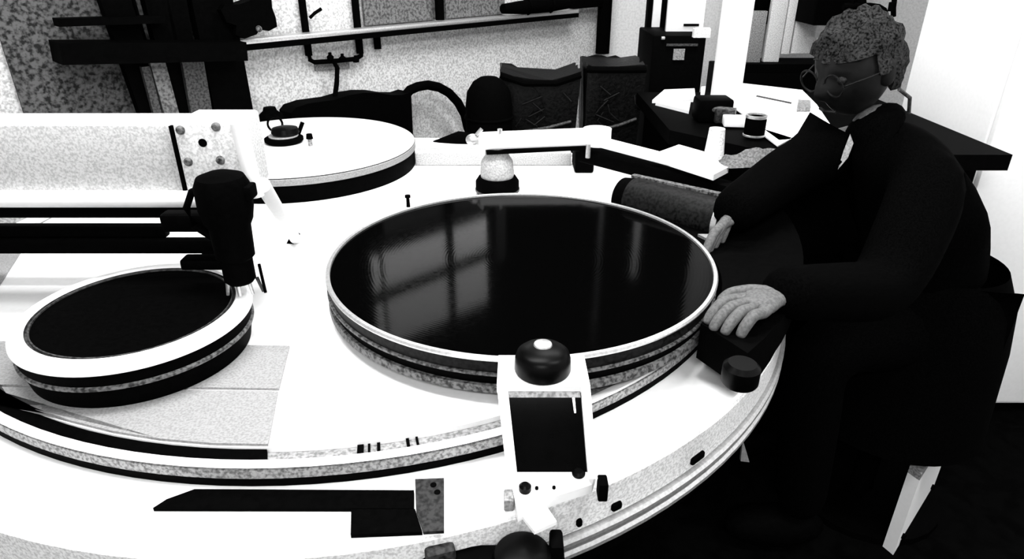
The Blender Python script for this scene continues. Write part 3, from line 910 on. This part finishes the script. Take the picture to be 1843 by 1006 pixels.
# dark lumps on the bench in front of the post
q = pz(1292, 214, BZ2)
t = thing('bench_vice', 'dark bench vice with grey jaw left of the papers', 'vice', tuple(q))
zz = BZ2 - .004
MB().box(tuple(q + V(-.02, 0, .03)), (.10, .08, .066), bev=.008).build('body', BLACK, t)
MB().cyl(q + V(-.03, -.03, .035), q + V(.03, -.06, .035), .01).build('screw', DMETAL, t)
MB().box(tuple(q + V(0.0, -.05, .02)), (.05, .02, .04), bev=.004).build('jaw', DGREY, t)
q = pz(1320, 226, BZ2)
tag(MB().box(tuple(q + V(0, 0, .0135)), (.06, .05, .026), rz=-.15, bev=.003).build('small_box', PAPER), 'small white carton between the vice and the black mug', 'carton')
q = pz(1356, 246, BZ2)
t = thing('mug', 'black mug with bright rim in front of the papers', 'mug', tuple(q))
MB().lathe(q, [(0, .0005), (.024, .0005), (.027, .004), (.027, .058), (.0235, .058), (.023, .01), (0, .008)], seg=32).build('body', RUBBER, t)
MB().lathe(q, [(.0265, .050), (.0278, .051), (.0278, .058), (.023, .0585), (.0225, .054)], seg=32).build('rim', METAL, t)
MB().lathe(q, [(.027, .002), (.0285, .003), (.0285, .007), (.027, .008)], seg=32).build('base_band', METAL, t)


# crumpled grey rag at the near bench side
def rag(cx, cy, w, d, z, seed):
    rnd = random.Random(seed)
    m = MB()
    nx, ny = 22, 12
    g = []
    for j in range(ny):
        row = []
        for i in range(nx):
            u, v_ = i / (nx - 1), j / (ny - 1)
            e = math.sin(math.pi * u) * math.sin(math.pi * v_)
            h = .004 + .035 * e * (.6 + .4 * math.sin(9 * u + 4 * v_) * math.cos(7 * v_)) + rnd.uniform(0, .010) * (e > .05)
            row.append(m.bm.verts.new((cx + (u - .5) * w + rnd.uniform(-.004, .004), cy + (v_ - .5) * d + rnd.uniform(-.004, .004), z + h)))
        g.append(row)
    for j in range(ny - 1):
        for i in range(nx - 1):
            m.bm.faces.new((g[j][i], g[j][i + 1], g[j + 1][i + 1], g[j + 1][i]))
    bmesh.ops.solidify(m.bm, geom=m.bm.faces[:], thickness=.003)
    return m


tag(MB().prism([pz(x, y, BZ2 + .006) for x, y in ((1362, 171), (1425, 184), (1424, 186), (1361, 173))], .0018).build('pencil', DMETAL), 'thin dark pencil lying across the largest white sheet', 'pencil')
q = pz(1390, 295, BZ2)
tag(rag(q.x + .0, q.y, .25, .09, BZ2, 3).build('rag', GREY), 'crumpled grey rag on the near edge of the paper bench', 'rag')
q = pz(1310, 292, BZ2 - .02)

# boards and dark cupboards on the far wall
by = 3.3
for x0, x1, y0, y1, m_, lb in ((1337, 1368, 20, 116, GREY, 'grey narrow board nearest the white post'), (1374, 1402, -30, 112, WHITE_GREY, 'pale narrow board with sloping foot, second from the post'), (1406, 1421, -30, 98, WHITE_GREY, 'thin pale batten left of the widest pale board'), (1424, 1462, -30, 97, WHITE_GREY, 'widest pale board beside the face of the person')):
    a, b_ = pyy(x0, y1, by), pyy(x1, y1, by)
    tt = pyy(x0, y0, by).z if y0 > 0 else a.z + .6
    tag(MB().box(((a.x + b_.x) / 2, by + .02, (a.z + tt) / 2), (b_.x - a.x, .03, tt - a.z), bev=.003).build('board', m_), lb, 'board', 'boards behind the paper bench')
zc = pyy(1400, 112, by).z
x0, x1 = pyy(1330, 110, by).x, pyy(1500, 110, by).x
t = thing('low_cupboard', 'black low cupboard under the pale boards', 'cupboard', ((x0 + x1) / 2, by + .1, 0))
MB().box(((x0 + x1) / 2, by + .14, zc / 2 - .02), (x1 - x0 + .1, .38, zc - .04), bev=.005).build('body', BLACK, t)
for k in (0, 1):
    MB().box((x0 + .1 + k * .2, by - .055, zc * .75), (.02, .012, .06), bev=.003).build('handle', DMETAL, t)
MB().box(((x0 + x1) / 2, by + .05, zc - .02), (x1 - x0 + .1, .2, .038)).build('top_board', BLACK, t)
x0, x1 = pyy(1322, 20, 3.5).x, pyy(1400, 20, 3.5).x
tag(MB().box(((x0 + x1) / 2, 3.5, 1.62), (x1 - x0, .05, 1.1), bev=.003).build('dark_board', BLACK), 'black board on the far wall right of the white post', 'board')
x0, x1 = pyy(1468, 20, 3.1).x, pyy(1545, 20, 3.1).x
t = thing('wall_locker', 'black wall locker behind the head of the person', 'locker', ((x0 + x1) / 2, 3.3, 0))
zl0 = pyy(1500, 46, 3.1).z
MB().box(((x0 + x1) / 2, (3.1 + FARY) / 2, zl0 + .5), (x1 - x0, FARY - 3.102, 1.0), bev=.004).build('body', BLACK, t)
MB().box(((x0 + x1) / 2 + .08, 3.093, zl0 + .05), (.06, .012, .08)).build('label_plate', GREY, t)
MB().prism([pyy(1500, 44, 3.09), pyy(1518, 46, 3.09), pyy(1510, 62, 3.09), pyy(1488, 84, 3.09), pyy(1468, 80, 3.09), pyy(1480, 62, 3.09)], .02, (0, 1, 0)).build('pale_flap', WHITE, t)
# wheel-like lamp hanger before the bright wall
t = thing('hanging_lamp', 'black curved lamp bracket before the bright wall above the head', 'lamp', tuple(pyy(1560, 20, 2.6)))
MB().tube([pyy(x, y, 2.6) for x, y in ((1518, 12), (1540, 11), (1565, 11), (1580, 13), (1590, 19), (1594, 28))], .012, 10).build('bar', RUBBER, t)
MB().tube([pyy(x, y, 2.6) for x, y in ((1552, 18), (1552, 6), (1551, -20), (1550, -260))], .014, 10).build('hanger', RUBBER, t)
MB().tube([pyy(x, y, 2.6) for x, y in ((1534, 12), (1534, 2), (1534, -14))], .008, 8).build('hook', RUBBER, t)
t = thing('extension_cable', 'black cable with plug hanging before the bright wall at right', 'cable', tuple(pyy(1608, 28, 2.5)))
MB().tube([pyy(x, y, 2.5) for x, y in ((1608, 30), (1608, 14), (1611, -10), (1613, -260))], .009, 8).build('cord', RUBBER, t)
MB().cyl(pyy(1604, 20, 2.49), pyy(1607, 4, 2.49), .012).build('plug', RUBBER, t)

# white double-door cupboard at right, beyond the person
cx0, cx1, cy0 = 1.30, 2.10, 1.80
t = thing('white_cupboard', 'tall white cupboard with two doors at the far right', 'cupboard', ((cx0 + cx1) / 2, cy0 + .22, 0))
MB().box(((cx0 + cx1) / 2, cy0 + .24, .96), (cx1 - cx0, .44, 1.84), bev=.004).build('body', WHITE, t)
MB().box(((cx0 + cx1) / 2, cy0 + .26, .02), (cx1 - cx0 - .06, .38, .04)).build('plinth', BLACK, t)
hw = (cx1 - cx0) / 2
for k in (0, 1):
    d_ = MB().box((cx0 + hw * (k + .5), cy0 + .009, .96), (hw - .012, .018, 1.80), bev=.003).build('door', WHITE, t)
    MB().cyl((cx0 + hw + (-.04 if k == 0 else .04), cy0 - .018, .95), (cx0 + hw + (-.04 if k == 0 else .04), cy0 - .018, 1.07), .007).build('handle', METAL, d_)

# white board standing on the floor at right
A_, B_ = pz(1588, 984, 0.0), pz(1607, 1000, 0.0)
Cd = (pz(1632, 958, 0.0) - B_).normalized()
t = thing('floor_panel', 'white painted panel with grey top standing on the black floor', 'panel', (B_.x + .1, B_.y + .1, 0))
C_, D_ = B_ + Cd * .34, A_ + Cd * .34
up_ = V(0, 0, .002)
MB().prism([A_ + up_, B_ + up_, C_ + up_, D_ + up_], .25, (0, 0, 1)).build('board', WHITE, t)
MB().prism([A_ + V(0, 0, .253), B_ + V(0, 0, .253), C_ + V(0, 0, .253), D_ + V(0, 0, .253)], .02, (0, 0, 1)).build('top_rail', GREY, t)
for f_ in (.12, .85):
    c_ = B_.lerp(C_, f_) + V(0, 0, .04)
    MB().cyl(c_, c_ + V(.004, -.006, 0), .008, seg=14).build('bolt', BLACK, t)

# ================================================================== person in black
def skin_mesh(name, verts, edges, root=0, sub=2):
    me = bpy.data.meshes.new(name)
    me.from_pydata([v[0] for v in verts], edges, [])
    o = bpy.data.objects.new(name, me)
    COL.objects.link(o)
    md = o.modifiers.new('skin', 'SKIN')
    md.use_smooth_shade = True
    md.branch_smoothing = 0.4
    for i, v in enumerate(verts):
        r = v[1]
        me.skin_vertices[0].data[i].radius = (r, r) if not isinstance(r, tuple) else r
    me.skin_vertices[0].data[root].use_root = True
    s_ = o.modifiers.new('sub', 'SUBSURF')
    s_.levels = s_.render_levels = sub
    return o


def bake(o, m, parent, org):
    dg = bpy.context.evaluated_depsgraph_get()
    dg.update()
    me = bpy.data.meshes.new_from_object(o.evaluated_get(dg))
    me.name = o.name
    nm = o.name
    bpy.data.objects.remove(o)
    for v in me.vertices:
        v.co -= org
    me.materials.clear()
    me.materials.append(m)
    for p in me.polygons:
        p.use_smooth = True
    n = bpy.data.objects.new(nm, me)
    COL.objects.link(n)
    if parent is not None:
        n.parent = parent
    else:
        n.location = org
    return n


PB = V(.98, 1.46, 0)
HC = V(.742, 1.50, 1.172)                    # centre of the head
pel, waist, chest, neckb, neckt = V(.99, 1.43, .62), V(.965, 1.43, .76), V(.89, 1.44, .92), V(.815, 1.465, 1.03), V(.775, 1.49, 1.09)
shn, shf = V(.84, 1.28, .985), V(.83, 1.59, .985)
eln, elf = V(.70, 1.12, .82), V(.63, 1.46, .955)
han, haf = V(.435, .945, .91), V(.475, 1.28, .945)
hipn, hipf = V(.98, 1.37, .60), V(.98, 1.56, .60)
knn, knf = V(.68, 1.28, .60), V(.70, 1.62, .60)
ann, anf = V(.74, 1.28, .09), V(.76, 1.62, .09)
# stool under the person
t = thing('stool', 'black round stool under the person', 'stool', (1.0, 1.46, 0))
MB().lathe((1.0, 1.46, 0), [(0, .43), (.15, .43), (.16, .44), (.16, .462), (.15, .47), (0, .47)], seg=32).build('seat', BLACK, t)
MB().cyl((1.0, 1.46, .02), (1.0, 1.46, .43), .03).build('pillar', BLACK, t)
MB().cyl((1.0, 1.46, 0), (1.0, 1.46, .02), .2).build('base', BLACK, t)

# body: torso, limbs, neck, head and hands as one skinned figure
bv = [(pel, .12), (waist, .11), (chest, .115), (neckb, .06), (neckt, .052),
      (shn, .058), (eln.lerp(shn, .1), .042), (han.lerp(eln, .15), .03),
      (shf, .058), (elf, .042), (haf.lerp(elf, .15), .03),
      (hipn, .085), (knn, .06), (ann, .035),
      (hipf, .085), (knf, .06), (anf, .035)]
be = [(0, 1), (1, 2), (2, 3), (3, 4), (2, 5), (5, 6), (6, 7), (2, 8), (8, 9), (9, 10), (0, 11), (11, 12), (12, 13), (0, 14), (14, 15), (15, 16)]


def hand_chain(bv, be, wi, wrist, d, up, side):
    """palm and five fingers grown from wrist index wi; d = pointing direction, side = thumb side"""
    d, up, side = d.normalized(), up.normalized(), side.normalized()
    palm = wrist + d * .055
    bv.append((wrist + d * .02, (.024, .017)))
    be.append((wi, len(bv) - 1))
    k0 = len(bv) - 1
    bv.append((palm, (.034, .016)))
    be.append((k0, len(bv) - 1))
    k = len(bv) - 1
    for j, L in enumerate((.070, .078, .072, .056)):
        s_ = side * (.027 - j * .018)
        a = palm + d * .032 + s_
        pts = [a, a + d * (L * .45) + up * .004, a + d * (L * .75) - up * .012, a + d * (L * .9) - up * .028]
        pv = k
        for i, p in enumerate(pts):
            bv.append((p, (.0095, .0095) if i < 3 else (.0075, .0075)))
            be.append((pv, len(bv) - 1))
            pv = len(bv) - 1
    a = palm - d * .015 + side * .034
    pv = k0
    for i, p in enumerate((a, a + side * .018 + d * .03 - up * .006, a + side * .018 + d * .055 - up * .016)):
        bv.append((p, (.011, .011) if i < 2 else (.0085, .0085)))
        be.append((pv, len(bv) - 1))
        pv = len(bv) - 1


hand_chain(bv, be, 7, han, (han - eln).normalized() + V(0, 0, -.25), V(0, 0, 1), V(-.5, .8, 0))
hand_chain(bv, be, 10, haf, (haf - elf).normalized() + V(0, 0, -.2), V(0, 0, 1), V(-.6, -.7, 0))
body = bake(skin_mesh('person', bv, be, root=0, sub=2), SKINH, None, PB)
tag(body, 'person in black clothing bent over the right side of the machine', 'person')
ABS[body] = PB

# head with face, joined to the body mesh
fd = V(-.86, -.36, -.36).normalized()        # looking direction: left, towards the camera and down
sd = fd.cross(V(0, 0, 1)).normalized()       # the head's right
ud = sd.cross(fd).normalized()
HM = Matrix((sd, fd, ud)).transposed()       # columns: side, forward, up
hm = MB()
res = bmesh.ops.create_uvsphere(hm.bm, u_segments=40, v_segments=32, radius=1.0)


def gauss(p, c, s_):
    return math.exp(-((p - Vector(c)).length / s_) ** 2)


for v in res['verts']:
    p = v.co.copy()
    x, y, z = p.x * .074, p.y * .092, p.z * .108
    if z < 0:
        k = 1 - .30 * (-z / .108) ** 1.5
        x *= k
        if y > 0:
            y *= 1 - .10 * (-z / .108)
        else:
            y *= 1 - .32 * (-z / .108)
    if y > 0:
        f = p.y ** 2
        y -= .010 * f * abs(p.x)
        q = Vector((x, y, z))
        y += .026 * gauss(q, (0, .090, -.022), .017) + .016 * gauss(q, (0, .092, .0), .015)       # nose
        y += .008 * gauss(q, (0, .088, -.062), .018) + .012 * gauss(q, (0, .075, -.098), .022)    # lips, chin
        for sx in (-1, 1):
            y -= .012 * gauss(q, (sx * .032, .08, .006), .017)                                     # eye sockets
            y += .006 * gauss(q, (sx * .032, .085, .028), .014)                                    # brows
    v.co = Vector((x, y, z))
for sx in (-1, 1):                            # ears
    M3 = Matrix.Rotation(sx * .35, 3, 'Z')
    hm.ball((sx * .073, -.008, -.004), .032, (.28, .62, 1.0), 16, 12, M3)
for v in hm.bm.verts:
    v.co = HM @ v.co + HC
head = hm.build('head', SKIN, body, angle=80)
for sx in (-1, 1):
    c = HM @ Vector((sx * .030, .0665, .006)) + HC
    ey = MB().ball(c, .0115, seg=16, rings=12).build('eye', DGREY, head)
gl = MB()
for sx in (-1, 1):
    c = HM @ Vector((sx * .034, .094, .004)) + HC
    gl.torus(c, .024, .002, axis=tuple(fd), seg=24)
    gl.tube([HM @ Vector((sx * .058, .09, .006)) + HC, HM @ Vector((sx * .078, .04, .008)) + HC, HM @ Vector((sx * .08, -.01, .004)) + HC], .0018, 6)
gl.tube([HM @ Vector((-.010, .096, .006)) + HC, HM @ Vector((.010, .096, .006)) + HC], .002, 6)
gl.build('spectacles', ROLLB, head)
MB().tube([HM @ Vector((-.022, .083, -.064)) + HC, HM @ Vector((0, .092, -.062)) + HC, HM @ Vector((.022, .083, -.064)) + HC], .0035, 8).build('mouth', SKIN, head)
# hair: cap with uneven strands
hr = MB()
res = bmesh.ops.create_uvsphere(hr.bm, u_segments=48, v_segments=32, radius=1.0)
rnd = random.Random(5)
dele = []
for v in res['verts']:
    p = v.co.copy()
    wv = .004 * math.sin(p.x * 17 + p.z * 6) + .004 * math.sin(p.y * 13) + rnd.uniform(-.003, .003)
    v.co = Vector((p.x * (.084 + wv), p.y * (.100 + wv) - .006, p.z * (.116 + wv) + .002))
    lim = .35 if p.y > .35 else (-.05 if p.y > -.1 else -.55)
    if p.z < lim:
        dele.append(v)
bmesh.ops.delete(hr.bm, geom=dele, context='VERTS')
bmesh.ops.solidify(hr.bm, geom=hr.bm.faces[:], thickness=.012)
for v in hr.bm.verts:
    v.co = HM @ v.co + HC
hr.build('hair', HAIR, body, angle=60)

# clothing: jacket, trousers, shoes
jv = [(pel + V(0, 0, .02), (.155, .15)), (waist, (.150, .145)), (chest, (.155, .145)), (neckb, (.085, .085)), (neckt + V(.004, 0, -.005), (.068, .068)),
      (shn, .085), (eln, .066), (han.lerp(eln, -.12), .044),
      (shf, .085), (elf, .066), (haf.lerp(elf, -.42), .046)]
je = [(0, 1), (1, 2), (2, 3), (3, 4), (2, 5), (5, 6), (6, 7), (2, 8), (8, 9), (9, 10)]
jk = bake(skin_mesh('jacket', jv, je, root=0), CLOTH, body, PB)
tv = [(pel + V(0, 0, -.02), .135), (hipn, .105), (knn, .082), (ann, .06), (hipf, .105), (knf, .082), (anf, .06)]
te = [(0, 1), (1, 2), (2, 3), (0, 4), (4, 5), (5, 6)]
bake(skin_mesh('trousers', tv, te, root=0), CLOTH, body, PB)
for a in (ann, anf):
    MB().ball(a + V(-.06, 0, -.034), .13, (1.0, .42, .43)).build('shoe', BLACK, body)
MB().lathe((1.0, 1.44, 0), [(.15, .74), (.185, .66), (.20, .55), (.215, .30), (.205, .30), (.18, .60)], seg=40).build('coat_skirt', CLOTH, body)
# pale strip at the chest


def on_jacket(px, py):
    d = ray(px, py).normalized()
    ok, loc, nor, _ = jk.ray_cast(V(0, 0, CAMZ) - PB, d)
    return (loc + PB - d * .004) if ok else V(0, 0, CAMZ) + d * 1.6


MB().prism([on_jacket(x, y) for x, y in ((1530, 241), (1536, 258), (1526, 284), (1508, 305), (1518, 272))], .004, (.5, .8, -.2)).build('pale_lapel', STEM_GREY, body)
MB().tube([HC + V(.05, -.10, -.03), HC + V(.085, -.085, -.05), HC + V(.10, -.07, -.085)], .004, 8).build('collar_highlight', DMETAL, body)  # grey line drawn as a faint highlight along the collar
